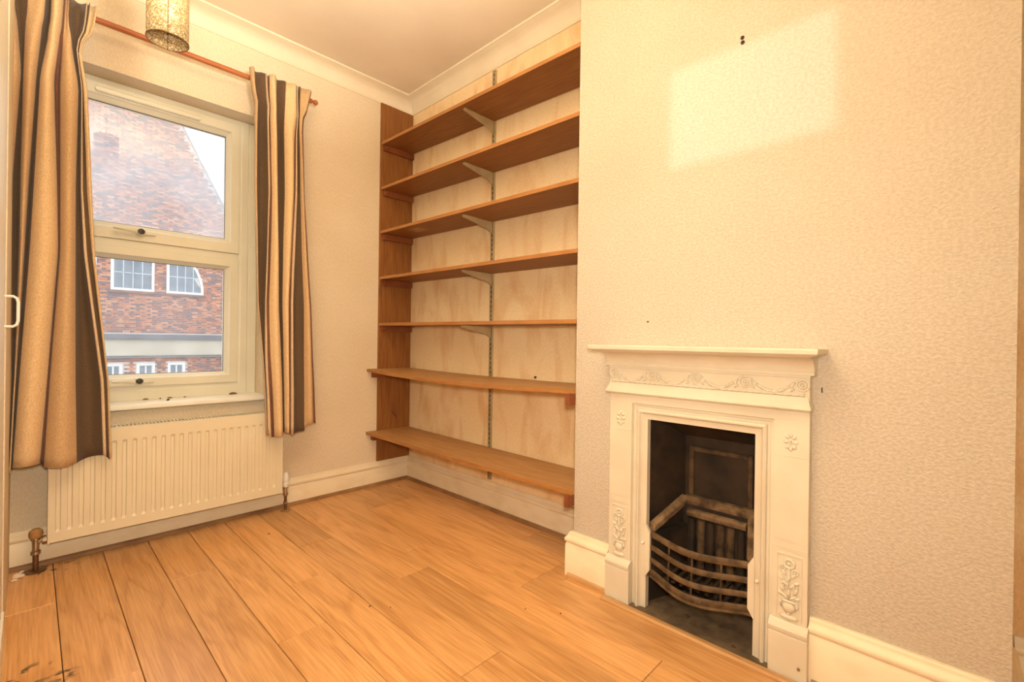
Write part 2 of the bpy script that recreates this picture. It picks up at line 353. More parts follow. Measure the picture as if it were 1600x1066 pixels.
def quad(t=0.020, s=0.016):
    return [(t, 0), (t+s, 0)] + [(t+s*cos(a), s*sin(a)*1.15) for a in (0.3, 0.7, 1.1, 1.4)] + [(t, s*1.15)]
struct('trim_3', 'brown wooden floor beading along the skirting', sweep([((XL, 0), (0, -1)), ((0, 0), (-1, -1)), ((0, YB0+0.03), (-1, 0))], quad()), M_trim, 'beading')
struct('trim_4', 'light brown floor beading left of the fireplace', sweep([((XB, YB0+0.01), (-1, 0)), ((XB, -1.872), (-1, 0))], quad(0.026, 0.014)), M_strip, 'beading')
struct('trim_5', 'light oak flat strip edging the hearth', MB().prism([(-0.366, 0.0), (-0.338, 0.0), (-0.338, 0.009), (-0.345, 0.011), (-0.359, 0.011), (-0.366, 0.006)], 'y', -1.878, -2.568), M_strip, 'beading')
struct('trim_6', 'light brown floor beading right of the fireplace', sweep([((XB, -2.57), (-1, 0)), ((XB, YB1), (-1, 0))], quad(0.024, 0.016)), M_trim, 'beading')

# ------------------------------------------------------------------ window
win = empty('window_1', (-1.44, 0.15, OZ0)); tag(win, 'white plastic casement window with two horizontal sashes', 'window', kind='structure')
def rect_frame(x0, x1, z0, z1, w, ya, yb, ch_=0.0):
    """mitred frame in the x-z plane; w = width per side (l, r, b, t); front edge chamfered inward"""
    l, r, b_, t = w; mb = MB()
    def loop(d, y): return [(x0+l*d, y, z0+b_*d), (x1-r*d, y, z0+b_*d), (x1-r*d, y, z1-t*d), (x0+l*d, y, z1-t*d)]
    rings = [loop(0, yb), loop(0, ya), loop(0.66, ya), loop(0.74, ya+ch_*0.35), loop(1, ya+ch_), loop(1, yb)]
    n = 4; vs = [p for q in rings for p in q]; fs = []
    for i in range(len(rings)):
        j = (i+1) % len(rings)
        for k in range(4): fs.append((i*n+k, i*n+(k+1)%4, j*n+(k+1)%4, j*n+k))
    return mb.add(vs, fs)
YW = 0.118
rect_frame(-1.865, -1.034, 0.672, 2.238, (0.05, 0.05, 0.07, 0.034), YW, 0.19, 0.004).build('outer_frame', M_upvc, win, 0.002)
B('side_trim', -1.034, -0.986, YW-0.004, 0.19, 0.672, 2.238, M_upvc, win, 0.003)
B('side_trim', -1.899, -1.865, YW-0.004, 0.19, 0.672, 2.238, M_upvc, win, 0.003)
B('transom', -1.815, -1.084, YW, 0.19, 1.434, 1.474, M_upvc, win, 0.003)
for (za, zc, ga, gb, gm, lab) in ((1.474, 2.206, 1.553, 2.134, M_glass_hi, 'misted upper pane with painted glare'), (0.742, 1.434, 0.802, 1.379, M_glass_lo, 'clear lower pane')):
    sash = rect_frame(-1.816, -1.083, za, zc, (0.064, 0.064, ga-za, zc-gb), YW-0.010, 0.17, 0.030).build('sash', M_upvc, win, 0.0015)
    rect_frame(-1.755, -1.143, ga-0.004, gb+0.004, (0.006, 0.006, 0.006, 0.006), YW+0.022, YW+0.030).build('gasket', M_seal, sash)
    pn = B('pane', -1.753, -1.145, YW+0.028, YW+0.032, ga-0.002, gb+0.002, gm, sash); pn['label'] = lab
    # handle: tapered lever, rosette and dark lock button
    zh = za + (ga-za)*0.55 if za > 1 else za + 0.026
    hx = -1.515
    h = MB(); yy = YW-0.012
    h.loft([[(hx+dx, yy-dy, zh+dz) for dx, dz in sh] for dy, sh in ((0, [(-0.03,-0.012),(0.05,-0.008),(0.05,0.006),(-0.03,0.014)]), (0.010, [(-0.03,-0.010),(0.048,-0.006),(0.048,0.005),(-0.03,0.012)]))])
    rings = []
    for t, hh, yo in ((-0.028, 0.017, 0.024), (-0.045, 0.012, 0.030), (-0.075, 0.009, 0.032), (-0.110, 0.007, 0.033), (-0.120, 0.004, 0.033)):
        rings.append([(hx+t, yy-yo+0.009*cos(a), zh+0.004+hh*sin(a)) for a in [2*pi*k/10 for k in range(10)]])
    h.loft(rings); h.lathe([(0.020, -0.001), (0.020, -0.016), (0.014, -0.026), (0.006, -0.028)], (hx-0.012, yy, zh+0.002), 'y', 16)
    h.build('handle', M_upvc, sash, smooth='auto')
    MB().lathe([(0.0145, -0.016), (0.0145, -0.0275), (0.005, -0.031)], (hx-0.012, yy, zh+0.002), 'y', 14).build('lock_button', M_black, sash, smooth='auto')
v = MB()
for z_, t in ((2.176, 0.010), ):
    v.loft([[(-1.70, YW-0.011-d, z_-w_), (-1.283, YW-0.011-d, z_-w_), (-1.278, YW-0.011-d, z_), (-1.283, YW-0.011-d, z_+w_), (-1.70, YW-0.011-d, z_+w_), (-1.705, YW-0.011-d, z_)] for d, w_ in ((-0.002, 0.013), (0.010, 0.013), (0.016, 0.008))])
v.build('trickle_vent', M_upvc, win, 0.001)
sl = MB().prism([(0.19, 0.640), (-0.026, 0.640), (-0.036, 0.646), (-0.038, 0.656), (-0.033, 0.666), (-0.024, 0.670), (0.19, 0.674)], 'x', -1.955, -0.955)
tag(sl.build('window_sill', M_white, win, smooth='auto'), 'white painted sill board')

# ------------------------------------------------------------------ building across the street
YF = 20.0
def brick_mat():
    M, nt, p, N, L = newmat('street_brick'); a = node(nt, 'ShaderNodeVertexColor', layer_name='tint'); L.new(a.outputs[0], p.inputs['Base Color']); p.inputs['Roughness'].default_value = 0.9; return M
M_brick = brick_mat()
M_mortar = noise_mat('mortar', (0.66, 0.60, 0.54), (0.76, 0.70, 0.64), 3, 0.95)
M_slate = noise_mat('grey_lead_band', (0.13, 0.13, 0.15), (0.19, 0.19, 0.21), 2, 0.8)
M_render = noise_mat('pale_render', (0.52, 0.47, 0.37), (0.62, 0.57, 0.46), 1.3, 0.9)
M_wht = noise_mat('white_joinery', (0.78, 0.79, 0.80), (0.84, 0.85, 0.86), 2, 0.6)
M_lead = noise_mat('grey_street_glass', (0.16, 0.20, 0.24), (0.25, 0.29, 0.33), 3, 0.15)
bld = empty('brick_building', (0.79, YF, -4.0)); tag(bld, 'red brick gabled building across the street seen through window', 'building')
CX = 0.79; APEX = 12.52; SL = 1.985; ZG = -4.0; HALF = 5.0
def half_w(z): return min(HALF, (APEX - z)/SL)
eave = APEX - HALF*SL
MB().prism([(CX-HALF, ZG), (CX+HALF, ZG), (CX+HALF, eave), (CX, APEX), (CX-HALF, eave)], 'y', YF+0.03, YF+0.6).build('wall', M_mortar, bld)
lun = (CX, 2.70, 2.33)
smallw = [(-1.05, -0.50), (-0.03, 0.51), (0.93, 1.50), (1.91, 2.49)]
def blocked(xa, xb, za, zc):
    if 0.17 < zc and za < 1.06: return True
    for a, b_ in smallw:
        if xb > a and xa < b_ and zc > -0.98 and za < -0.08: return True
    xm, zm = (xa+xb)/2, (za+zc)/2
    if zc > lun[1]:
        if math.hypot(xm-lun[0], zm-lun[1]) < lun[2]-0.03 and not (1.45 < xm < 1.84 or -0.26 < xm < 0.14): return True
    return False
vs = []; fs = []; cl = []; CH = 0.075; BL = 0.225
rb = random.Random(3); row = 0; z = -1.6
tints = [(0.52, 0.215, 0.13), (0.58, 0.26, 0.15), (0.47, 0.18, 0.11), (0.30, 0.16, 0.135), (0.22, 0.145, 0.14), (0.62, 0.32, 0.20)]
while z < APEX-0.1:
    x = CX-HALF + (0.06 if row % 2 else 0.0); k = row
    while x < CX+HALF:
        L_ = 0.102 if k % 2 else 0.215
        hw = half_w(z+CH)
        if abs(x-CX) < hw and abs(x+L_-CX) < hw and not blocked(x, x+L_, z, z+0.065):
            yo = YF + rb.uniform(-0.004, 0.004); n = len(vs)
            vs += [(x, yo, z), (x+L_, yo, z), (x+L_, yo, z+0.065), (x, yo, z+0.065), (x, YF+0.04, z), (x+L_, YF+0.04, z), (x+L_, YF+0.04, z+0.065), (x, YF+0.04, z+0.065)]
            fs += [(n, n+1, n+2, n+3), (n+1, n+5, n+6, n+2), (n+4, n, n+3, n+7), (n+3, n+2, n+6, n+7), (n+4, n+5, n+1, n)]
            t = rb.choice(tints[3:5] if (L_ < 0.15 and rb.random() < 0.6) else tints); q = rb.uniform(0.9, 1.12)
            cl += [(t[0]*q, t[1]*q, t[2]*q, 1)]*20
        x += L_ + 0.010; k += 1
    z += CH; row += 1
bm_ = MB(); bm_.v = vs; bm_.f = fs
me = bpy.data.meshes.new('brick_courses'); me.from_pydata(vs, [], fs)
ca = me.color_attributes.new('tint', 'FLOAT_COLOR', 'CORNER'); ca.data.foreach_set('color', np.array(cl, dtype=np.float32).ravel())
me.materials.append(M_brick); bo = bpy.data.objects.new('brick_courses', me); col.objects.link(bo); bo.parent = bld; bo.matrix_parent_inverse = Matrix.Translation(bld.location).inverted(); bo['kind'] = 'stuff'
B('lead_band', CX-HALF-0.05, CX+HALF+0.05, YF-0.28, YF+0.05, 0.84, 1.04, M_slate, bld, 0.01)
B('render_band', CX-HALF-0.02, CX+HALF+0.02, YF-0.16, YF+0.05, 0.22, 0.84, M_render, bld)
B('drip_moulding', CX-HALF-0.02, CX+HALF+0.02, YF-0.19, YF+0.05, 0.17, 0.22, M_slate, bld)
for sx in (-1, 1):
    p0 = (CX, APEX+0.05); p1 = (CX+sx*(HALF+0.1), eave-0.2+0.05)
    MB().prism([p0, p1, (p1[0]+sx*0.03, p1[1]+0.13), (p0[0], p0[1]+0.16)], 'y', YF-0.12, YF+0.7).build('verge', M_wht, bld)
# big lunette window in three bays
arch = lambda x: lun[1] + math.sqrt(max(lun[2]**2 - (x-lun[0])**2, 0))
def bay(xa, xb, cols):
    xs = [xa + (xb-xa)*i/24 for i in range(25)]
    outl = [(xa, lun[1]), (xb, lun[1])] + [(x, arch(x)) for x in reversed(xs) if arch(x) > lun[1]+0.001]
    cxm = sum(p[0] for p in outl)/len(outl); czm = sum(p[1] for p in outl)/len(outl)
    inn = []
    fw = 0.085
    for (x, z_) in outl:
        xi = min(max(x, xa+fw), xb-fw); lim = math.sqrt(max((lun[2]-fw)**2-(xi-lun[0])**2, 0.0001)); zi = min(max(z_, lun[1]+fw), lun[1]+max(lim, fw)); inn.append((xi, zi))
    mb = MB(); n = len(outl)
    rings = [[(x, YF+0.05, z_) for x, z_ in outl], [(x, YF-0.03, z_) for x, z_ in outl], [(x, YF-0.03, z_) for x, z_ in inn], [(x, YF+0.05, z_) for x, z_ in inn]]
    mb.loft(rings, True, False); fr = mb.build('arched_window_frame', M_wht, bld)
    # panes and leads
    cw = [xa+fw+(xb-xa-2*fw)*i/cols for i in range(cols+1)]; zz = [lun[1]+fw+0.60*i for i in range(5)]
    for a, b_ in zip(cw, cw[1:]):
        for c_, d_ in zip(zz, zz[1:]):
            ta = min(d_, math.sqrt(max((lun[2]-fw)**2-(a-lun[0])**2, 0))+lun[1]); tb = min(d_, math.sqrt(max((lun[2]-fw)**2-(b_-lun[0])**2, 0))+lun[1])
            if max(ta, tb) <= c_+0.05: continue
            ta = max(ta, c_+0.01); tb = max(tb, c_+0.01)
            if b_ < a: continue
            poly = [(a+0.014, c_+0.014), (b_-0.014, c_+0.014), (b_-0.014, max(tb-0.014, c_+0.02)), (a+0.014, max(ta-0.014, c_+0.02))]
            MB().prism(poly, 'y', YF+0.005, YF+0.02).build('pane', M_lead, fr)
            hb = MB()
            hb.box(a-0.014, a+0.014, YF-0.005, YF+0.025, c_, ta) ; hb.box(a, b_, YF-0.005, YF+0.025, c_-0.014, c_+0.014)
            hb.build('glazing_bar', M_bar, fr)
    B('sill', xa-0.04, xb+0.04, YF-0.10, YF+0.04, lun[1]-0.09, lun[1], M_wht if False else M_sillb, bld)
M_bar = noise_mat('pale_blue_glazing_bar', (0.50, 0.60, 0.68), (0.58, 0.68, 0.74), 3, 0.6)
M_sillb = noise_mat('dark_tile_sill', (0.22, 0.12, 0.10), (0.30, 0.17, 0.13), 3, 0.8)
bay(0.14, 1.45, 4); bay(1.84, lun[0]+lun[2]-0.02, 4); bay(lun[0]-lun[2]+0.02, -0.26, 4)
for a, b_ in smallw:
    fr = rect_frame(a, b_, -0.98, -0.10, (0.10, 0.10, 0.10, 0.10), YF-0.03, YF+0.05, 0.03).build('small_window_frame', M_wht, bld)
    xm = (a+b_)/2
    B('mullion', xm-0.025, xm+0.025, YF-0.01, YF+0.05, -0.88, -0.20, M_wht, fr)
    for c_, d_ in ((a+0.10, xm-0.025), (xm+0.025, b_-0.10)):
        for e, f_ in ((-0.88, -0.56), (-0.52, -0.20)): B('pane', c_, d_, YF+0.02, YF+0.045, e, f_, M_lead, fr)
        B('glazing_bar', c_, d_, YF, YF+0.05, -0.56, -0.52, M_wht, fr)
M_road = noise_mat('grey_asphalt', (0.10, 0.10, 0.10), (0.16, 0.16, 0.155), 3, 0.9)
struct('street_ground', 'grey street outside the window', MB().box(-40, 40, 0.4, 60, -4.2, -4.0), M_road, 'street')

# ------------------------------------------------------------------ radiator
rad = empty('radiator', (-1.387, -0.10, 0.127)); tag(rad, 'cream ribbed panel radiator under the window', 'radiator')
RX0, RX1, RZ0, RZ1, RYF = -1.848, -0.925, 0.127, 0.578, -0.150
def rad_panel(yf, sgn):
    n = 25; pitch = (RX1-RX0-0.03)/n; xs = [(RX0, 0), (RX0+0.004, 0)]
    prof = [(0.0, 0), (0.10, 0), (0.18, 1), (0.50, 1), (0.58, 0), (1.0, 0)]
    for i in range(n):
        for t, d in prof[:-1]: xs.append((RX0+0.015+pitch*(i+t), d))
    xs += [(RX1-0.004, 0), (RX1, 0)]
    zs = [(RZ0, 0), (RZ0+0.040, 0), (RZ0+0.052, 1), (RZ1-0.062, 1), (RZ1-0.052, 0), (RZ1, 0)]
    dep = 0.0065
    vs = []; fs = []
    for z_, e in zs:
        for x, d in xs: vs.append((x, yf + sgn*dep*d*e, z_))
    w = len(xs)
    for j in range(len(zs)-1):
        for i in range(w-1): fs.append((j*w+i, j*w+i+1, (j+1)*w+i+1, (j+1)*w+i))
    k = len(vs); vs += [(RX0, yf+sgn*0.012, RZ0), (RX1, yf+sgn*0.012, RZ0), (RX1, yf+sgn*0.012, RZ1), (RX0, yf+sgn*0.012, RZ1)]
    fs += [(k, k+1, k+2, k+3)]
    a, b_, c_, d_ = 0, w-1, len(zs)*w-1, (len(zs)-1)*w
    fs += [(a, b_, k+1, k), (d_, c_, k+2, k+3)]
    left = [j*w for j in range(len(zs))]; right = [j*w+w-1 for j in range(len(zs))]
    fs += [tuple(left+[k+3, k]), tuple(right+[k+2, k+1])]
    return MB().add(vs, fs)
rad_panel(RYF, 1).build('front_panel', M_rad, rad)
B('side_cover', RX0-0.004, RX0+0.0015, RYF-0.002, -0.045, RZ0-0.004, RZ1+0.004, M_rad, rad, 0.001)
B('side_cover', RX1-0.0015, RX1+0.004, RYF-0.002, -0.045, RZ0-0.004, RZ1+0.004, M_rad, rad, 0.001)
B('back_panel', RX0+0.002, RX1-0.002, -0.055, -0.045, RZ0, RZ1, M_rad, rad, 0.002)
tg = MB(); tg.box(RX0, RX1, RYF, RYF+0.020, RZ1, RZ1+0.006); tg.box(RX0, RX1, -0.056, -0.045, RZ1, RZ1+0.006)
nsl = 64
for i in range(nsl+1):
    xx = RX0 + (RX1-RX0)*i/nsl; tg.box(xx-0.0026, xx+0.0026, RYF+0.020, -0.056, RZ1+0.001, RZ1+0.005)
tg.build('top_grille', M_rad, rad)
B('shaded_fin_block', RX0+0.01, RX1-0.01, RYF+0.014, -0.057, RZ0+0.03, RZ1-0.010, M_dark, rad)  # solid dark block in place of fins, paints the shade behind the slots
for bx in (-1.62, -1.13): B('wall_bracket', bx-0.015, bx+0.015, -0.046, -0.001, 0.2, 0.5, M_steel, rad)
# old valve on the left
yv = -0.085
vl = MB().tube([(-1.885, yv, 0.0), (-1.885, yv, 0.075)], 0.0095, 14).build('supply_pipe', M_pipe, rad, smooth='auto')
MB().lathe([(0.034, 0.0005), (0.034, 0.004), (0.012, 0.008)], (-1.885, yv, 0), 'z', 20).build('floor_collar', M_pipe, vl, smooth='auto')
vb = MB().lathe([(0.011, 0.070), (0.016, 0.074), (0.016, 0.086), (0.011, 0.090), (0.012, 0.130), (0.016, 0.134), (0.016, 0.142)], (-1.885, yv, 0), 'z', 12)
vb.tube([(-1.885, yv, 0.118), (-1.853, yv, 0.140)], 0.009, 12); vb.lathe([(0.014, 0.018), (0.015, 0.022), (0.015, 0.034), (0.010, 0.037)], (-1.885, yv, 0.124), 'x', 6)
vlv = vb.build('lockshield_valve', M_chrome, rad, smooth='auto')
MB().lathe([(0.015, 0.140), (0.021, 0.146), (0.0225, 0.158), (0.021, 0.172), (0.012, 0.180)], (-1.885, yv, 0), 'z', 10).build('cap', M_cork, vlv, smooth='auto')
# thermostatic valve on the right
xv = -0.880
p2 = MB().tube([(xv, yv, 0.0), (xv, yv, 0.100)], 0.0078, 14).build('return_pipe', M_pipe, rad, smooth='auto')
MB().lathe([(0.026, 0.0005), (0.026, 0.003), (0.010, 0.006)], (xv, yv, 0), 'z', 20).build('floor_collar', M_trim, p2, smooth='auto')
MB().lathe([(0.010, 0.040), (0.012, 0.043), (0.012, 0.052), (0.010, 0.055)], (xv, yv, 0), 'z', 6).build('compression_nut', M_chrome, p2)
vb = MB().lathe([(0.011, 0.086), (0.014, 0.090), (0.014, 0.102), (0.010, 0.106), (0.010, 0.128), (0.014, 0.132), (0.014, 0.142)], (xv, yv, 0), 'z', 12); vb.tube([(xv, yv, 0.120), (-0.922, yv, 0.140)], 0.008, 10)
vlv = vb.build('thermostatic_valve', M_chrome, rad, smooth='auto')
MB().lathe([(0.017, 0.140), (0.0185, 0.144), (0.0185, 0.166), (0.017, 0.168)], (xv, yv, 0), 'z', 20).build('cap_base', M_white, vlv, smooth='auto')
MB().lathe([(0.0185, 0.170), (0.0195, 0.176), (0.018, 0.200), (0.014, 0.218), (0.006, 0.224)], (xv, yv, 0), 'z', 20).build('cap', M_white, vlv, smooth='auto')
MB().lathe([(0.0022, -0.0185), (0.0022, -0.0195)], (xv+0.002, yv, 0.155), 'y', 8).build('setting_mark', M_black, vlv)

# ------------------------------------------------------------------ curtain pole and curtains
PY, PZ = -0.100, 2.398
pol = empty('curtain_pole', (-1.35, PY, PZ)); tag(pol, 'reddish wooden curtain pole above the window', 'curtain pole')
MB().tube([(-1.955, PY, PZ), (-0.765, PY, PZ)], 0.013, 16).build('rod', M_pole, pol, smooth='auto')
MB().lathe([(0.013, 0), (0.009, 0.004), (0.007, 0.008), (0.012, 0.014), (0.015, 0.022), (0.013, 0.031), (0.005, 0.037)], (-0.766, PY, PZ), 'x', 14).build('finial', M_pole, pol, smooth='auto')
for bx in (-1.93, -0.80):
    MB().box(bx-0.008, bx+0.008, PY, -0.001, PZ-0.006, PZ+0.006).build('bracket', M_pole, pol)

TAN = (0.60, 0.40, 0.215); TANL = (0.74, 0.53, 0.30); DKB = (0.125, 0.078, 0.045); PALE = (0.70, 0.52, 0.34); RED = (0.24, 0.105, 0.06)
def cloth_mat(name, segs):
    M, nt, p, N, L = newmat(name)
    uv = N.new('ShaderNodeUVMap'); sp = N.new('ShaderNodeSeparateXYZ'); L.new(uv.outputs[0], sp.inputs[0])
    n = len(segs); r = ramp(nt, [(i/n, c) for i, c in enumerate(segs)], 'CONSTANT'); L.new(sp.outputs['X'], r.inputs[0])
    tc = N.new('ShaderNodeTexCoord'); mp = node(nt, 'ShaderNodeMapping'); mp.inputs['Scale'].default_value = (1, 1, 0.4); L.new(tc.outputs['Object'], mp.inputs[0])
    no = node(nt, 'ShaderNodeTexNoise', i_Scale=300, i_Detail=2); L.new(mp.outputs[0], no.inputs['Vector'])
    r2 = ramp(nt, [(0.3, (0.82, 0.82, 0.82)), (0.7, (1.1, 1.1, 1.1))]); L.new(no.outputs['Fac'], r2.inputs[0])
    mx = node(nt, 'ShaderNodeMix', data_type='RGBA', blend_type='MULTIPLY'); mx.inputs['Factor'].default_value = 1; L.new(r.outputs[0], mx.inputs['A']); L.new(r2.outputs[0], mx.inputs['B'])
    L.new(mx.outputs['Result'], p.inputs['Base Color']); p.inputs['Roughness'].default_value = 0.85; p.inputs['Specular IOR Level'].default_value = 0.15
    p.inputs['Sheen Weight'].default_value = 0.15
    bp = node(nt, 'ShaderNodeBump', i_Strength=0.25, i_Distance=0.001); L.new(no.outputs['Fac'], bp.inputs['Height']); L.new(bp.outputs[0], p.inputs['Normal'])
    return M
# pixel column -> x on the curtain's plane (measured once from the photograph's calibration)
def px2x(u, z, yp=-0.12):
    # solve along the camera model for the wall-parallel plane y = yp at height z
    def u_of(x):
        d = Vector((x, yp, z)) - CAM; return 800 + 724.94*d.dot(Rt)/d.dot(Fw)
    a, b_ = -2.3, 0.2
    for _ in range(40):
        mid = (a+b_)/2
        if u_of(mid) < u: a = mid
        else: b_ = mid
    return (a+b_)/2
def curtain(name, rows, segs, signs, hem, mat, sub=8, zsub=46):
    nb = len(rows[0][1]); zs = [r[0] for r in rows]
    ybase = lambda z_: -0.142 - 0.066*min(1, max(0, (2.2-z_)/1.5))
    keyx = [[px2x(u, r[0], ybase(r[0])) for u in r[1]] for r in rows]; amp = [r[2] for r in rows]
    def interp(z_, arr):
        for i in range(len(zs)-1):
            if zs[i] >= z_ >= zs[i+1]:
                t = (zs[i]-z_)/(zs[i]-zs[i+1]); t = t*t*(3-2*t) if i < 2 else t
                return [a*(1-t)+b_*t for a, b_ in zip(arr[i], arr[i+1])]
        return list(arr[-1] if z_ < zs[-1] else arr[0])
    vs = []; fs = []; uvs = []; W_ = (nb-1)*sub+1
    rnd = random.Random(len(name)); ph = [rnd.uniform(0, 6.28) for _ in range(nb)]
    for j in range(zsub+1):
        f = j/zsub; z_ = zs[0]*(1-f)+zs[-1]*f
        X_ = interp(z_, keyx); A = interp(z_, [[a] for a in amp])[0]
        for i in range(nb-1):
            for k in range(sub if i < nb-2 else sub+1):
                t = k/sub; x = X_[i]*(1-t)+X_[i+1]*t; w = abs(X_[i+1]-X_[i])
                d = signs[i]*A*min(1.0, 0.25+w/0.055)*(sin(pi*t)**0.8 if 0 < t < 1 else 0)
                d += 0.003*sin(ph[i]+z_*7+t) + 0.012*(1+sin((i+t)*2*pi*0.75))*max(0, min(1, (z_-2.16)/0.12))
                zz = z_ + (hem(i+t) if f > 0.9 else 0)*(f-0.9)*10 if f > 0.9 else z_
                vs.append((x, ybase(z_)-d, zz)); uvs.append(((i+min(t, 0.999) if t < 1 else i+0.999)/(nb-1), f))
    for j in range(zsub):
        for i in range(W_-1): fs.append((j*W_+i, j*W_+i+1, (j+1)*W_+i+1, (j+1)*W_+i))
    me = bpy.data.meshes.new(name); me.from_pydata(vs, [], fs)
    ul = me.uv_layers.new(name='UVMap')
    for po in me.polygons:
        cx_ = min(uvs[vi][0] for vi in po.vertices)
        for li, vi in zip(po.loop_indices, po.vertices):
            u_ = uvs[vi][0]
            ul.data[li].uv = (min(u_, math.floor(cx_*(nb-1)+1e-4+0.0)/(nb-1)+0.998/(nb-1)) + 0.0005, uvs[vi][1])
    me.polygons.foreach_set('use_smooth', [True]*len(me.polygons)); me.materials.append(mat)
    o = bpy.data.objects.new(name, me); col.objects.link(o)
    so = o.modifiers.new('thickness', 'SOLIDIFY'); so.thickness = 0.0025; so.offset = 1
    return o
L_rows = [
 (2.425, [10,18,45,72,80,100,103,108,134,138,140,152], 0.018),
 (2.33,  [10,22,43,70,79,98,101,106,131,134,136,147], 0.026),
 (2.22,  [10,28,39,64,74,92,98,112,119,121,122,126], 0.036),
 (2.06,  [10,33,36,57,62,84,94,123,127,129,130,137], 0.042),
 (1.62,  [8,19,32,45,52,89,94,118,126,129,136,144], 0.044),
 (1.34,  [7,18,30,38,45,91,94,118,131,136,144,149], 0.044),
 (0.80,  [7,17,22,24,28,73,77,118,157,162,167,170], 0.044),
 (0.468, [7,13,15,16,18,62,68,120,161,166,171,175], 0.044)]
L_seg = [TAN, DKB, TAN, DKB, TANL, RED, TAN, DKB, PALE, DKB, TANL]
ml = cloth_mat('striped_curtain_cloth_wide', L_seg)
cl_ = curtain('curtain', L_rows, L_seg, [1, -1, 1, -1, 1, -1, 1, -1, 0.3, -0.3, 0.5], lambda s: 0.012*sin(s*1.7), ml)
tag(cl_, 'wide beige and brown striped curtain left of the window', 'curtain', 'striped curtains')
R_rows = [
 (2.425, [388,398,413,415,419,432,446,460,462,464,468,484,485], 0.016),
 (2.33,  [391,399,414,416,419,432,445,460,462,464,467,479,480], 0.022),
 (2.24,  [397,403,417,419,421,432,444,462,463,465,467,471,473], 0.030),
 (2.10,  [398,402,418,420,423,433,444,460,462,464,468,472,474], 0.036),
 (1.80,  [397,401,420,422,425,434,445,459,461,464,469,474,475], 0.036),
 (1.18,  [402,404,414,416,420,436,441,451,454,458,474,484,486], 0.036),
 (0.90,  [409,411,414,418,422,439,443,451,454,458,474,486,488], 0.036),
 (0.468, [416,417,418,424,428,442,445,452,455,459,475,490,493], 0.036)]
R_seg = [TAN, DKB, PALE, RED, TANL, DKB, TANL, RED, PALE, DKB, TAN, RED]
mr_ = cloth_mat('striped_curtain_cloth_narrow', R_seg)
cr_ = curtain('curtain', R_rows, R_seg, [1, -1, 0.6, -0.6, 1, -1, 1, -0.5, 0.6, -0.6, 1, -0.3], lambda s: 0.010*sin(s*1.3)+(0.035 if s > 10.05 else 0), mr_)
tag(cr_, 'narrow bunched striped curtain right of the window', 'curtain', 'striped curtains')

# ------------------------------------------------------------------ pendant shade
LX, LY, LZ = -1.577, -0.833, 2.048
pen = empty('pendant_shade', (LX, LY, LZ)); tag(pen, 'small glittery gold cylinder pendant lampshade hanging from ceiling', 'lampshade')
def glitter():
    M, nt, p, N, L = newmat('gold_glitter_fabric')
    tc = N.new('ShaderNodeTexCoord'); vo = node(nt, 'ShaderNodeTexVoronoi', i_Scale=320); L.new(tc.outputs['Object'], vo.inputs['Vector'])
    sp = N.new('ShaderNodeSeparateColor'); L.new(vo.outputs['Color'], sp.inputs[0])
    r = ramp(nt, [(0.0, (0.26, 0.17, 0.07)), (0.5, (0.46, 0.33, 0.15)), (0.85, (0.66, 0.52, 0.28)), (0.93, (0.95, 0.88, 0.68))]); L.new(sp.outputs[0], r.inputs[0])
    L.new(r.outputs[0], p.inputs['Base Color']); p.inputs['Roughness'].default_value = 0.4; p.inputs['Metallic'].default_value = 0.15
    bp = node(nt, 'ShaderNodeBump', i_Strength=0.5, i_Distance=0.002); L.new(sp.outputs[1], bp.inputs['Height']); L.new(bp.outputs[0], p.inputs['Normal'])
    return M
M_gl = glitter(); LR = 0.062; LH = 0.24
MB().loft([[(LX+LR*cos(2*pi*k/48), LY+LR*sin(2*pi*k/48), LZ+h) for k in range(48)] for h in (0, LH)], True, False).build('shade', M_gl, pen, smooth=True).modifiers.new('t', 'SOLIDIFY').thickness = 0.0015
MB().ring((LX, LY, LZ), LR, 0.0016, 'z', 48, 6).build('bottom_rim', M_pipe, pen, smooth=True)
MB().ring((LX, LY, LZ+LH), LR, 0.0016, 'z', 48, 6).build('top_rim', M_pipe, pen, smooth=True)
an = math.atan2(CAM.y-LY, CAM.x-LX)
MB().tube([(LX+(LR+0.001)*cos(an), LY+(LR+0.001)*sin(an), LZ), (LX+(LR+0.001)*cos(an), LY+(LR+0.001)*sin(an), LZ+LH)], 0.0012, 6).build('seam', M_pipe, pen)
MB().tube([(LX-(LR-0.002)*cos(an), LY-(LR-0.002)*sin(an), LZ), (LX-(LR-0.002)*cos(an), LY-(LR-0.002)*sin(an), LZ+LH)], 0.0012, 6).build('seam', M_pipe, pen)
sp_ = MB()
for k in range(3):
    a = an+2*pi*k/3+0.5; sp_.tube([(LX, LY, LZ+LH-0.02), (LX+LR*cos(a), LY+LR*sin(a), LZ+LH)], 0.0015, 6)
sp_.build('spider', M_pipe, pen)
MB().lathe([(0.018, LZ+LH-0.06), (0.020, LZ+LH-0.055), (0.020, LZ+LH-0.02), (0.012, LZ+LH), (0.006, LZ+LH+0.02)], (LX, LY, 0), 'z', 16).build('lamp_holder', M_white, pen, smooth='auto')
MB().tube([(LX, LY, LZ+LH), (LX, LY, ZC-0.02)], 0.003, 8).build('flex', M_white, pen)
MB().lathe([(0.05, ZC-0.001), (0.048, ZC-0.012), (0.02, ZC-0.028), (0.006, ZC-0.032)], (LX, LY, 0), 'z', 24).build('ceiling_rose', M_white, pen, smooth='auto')

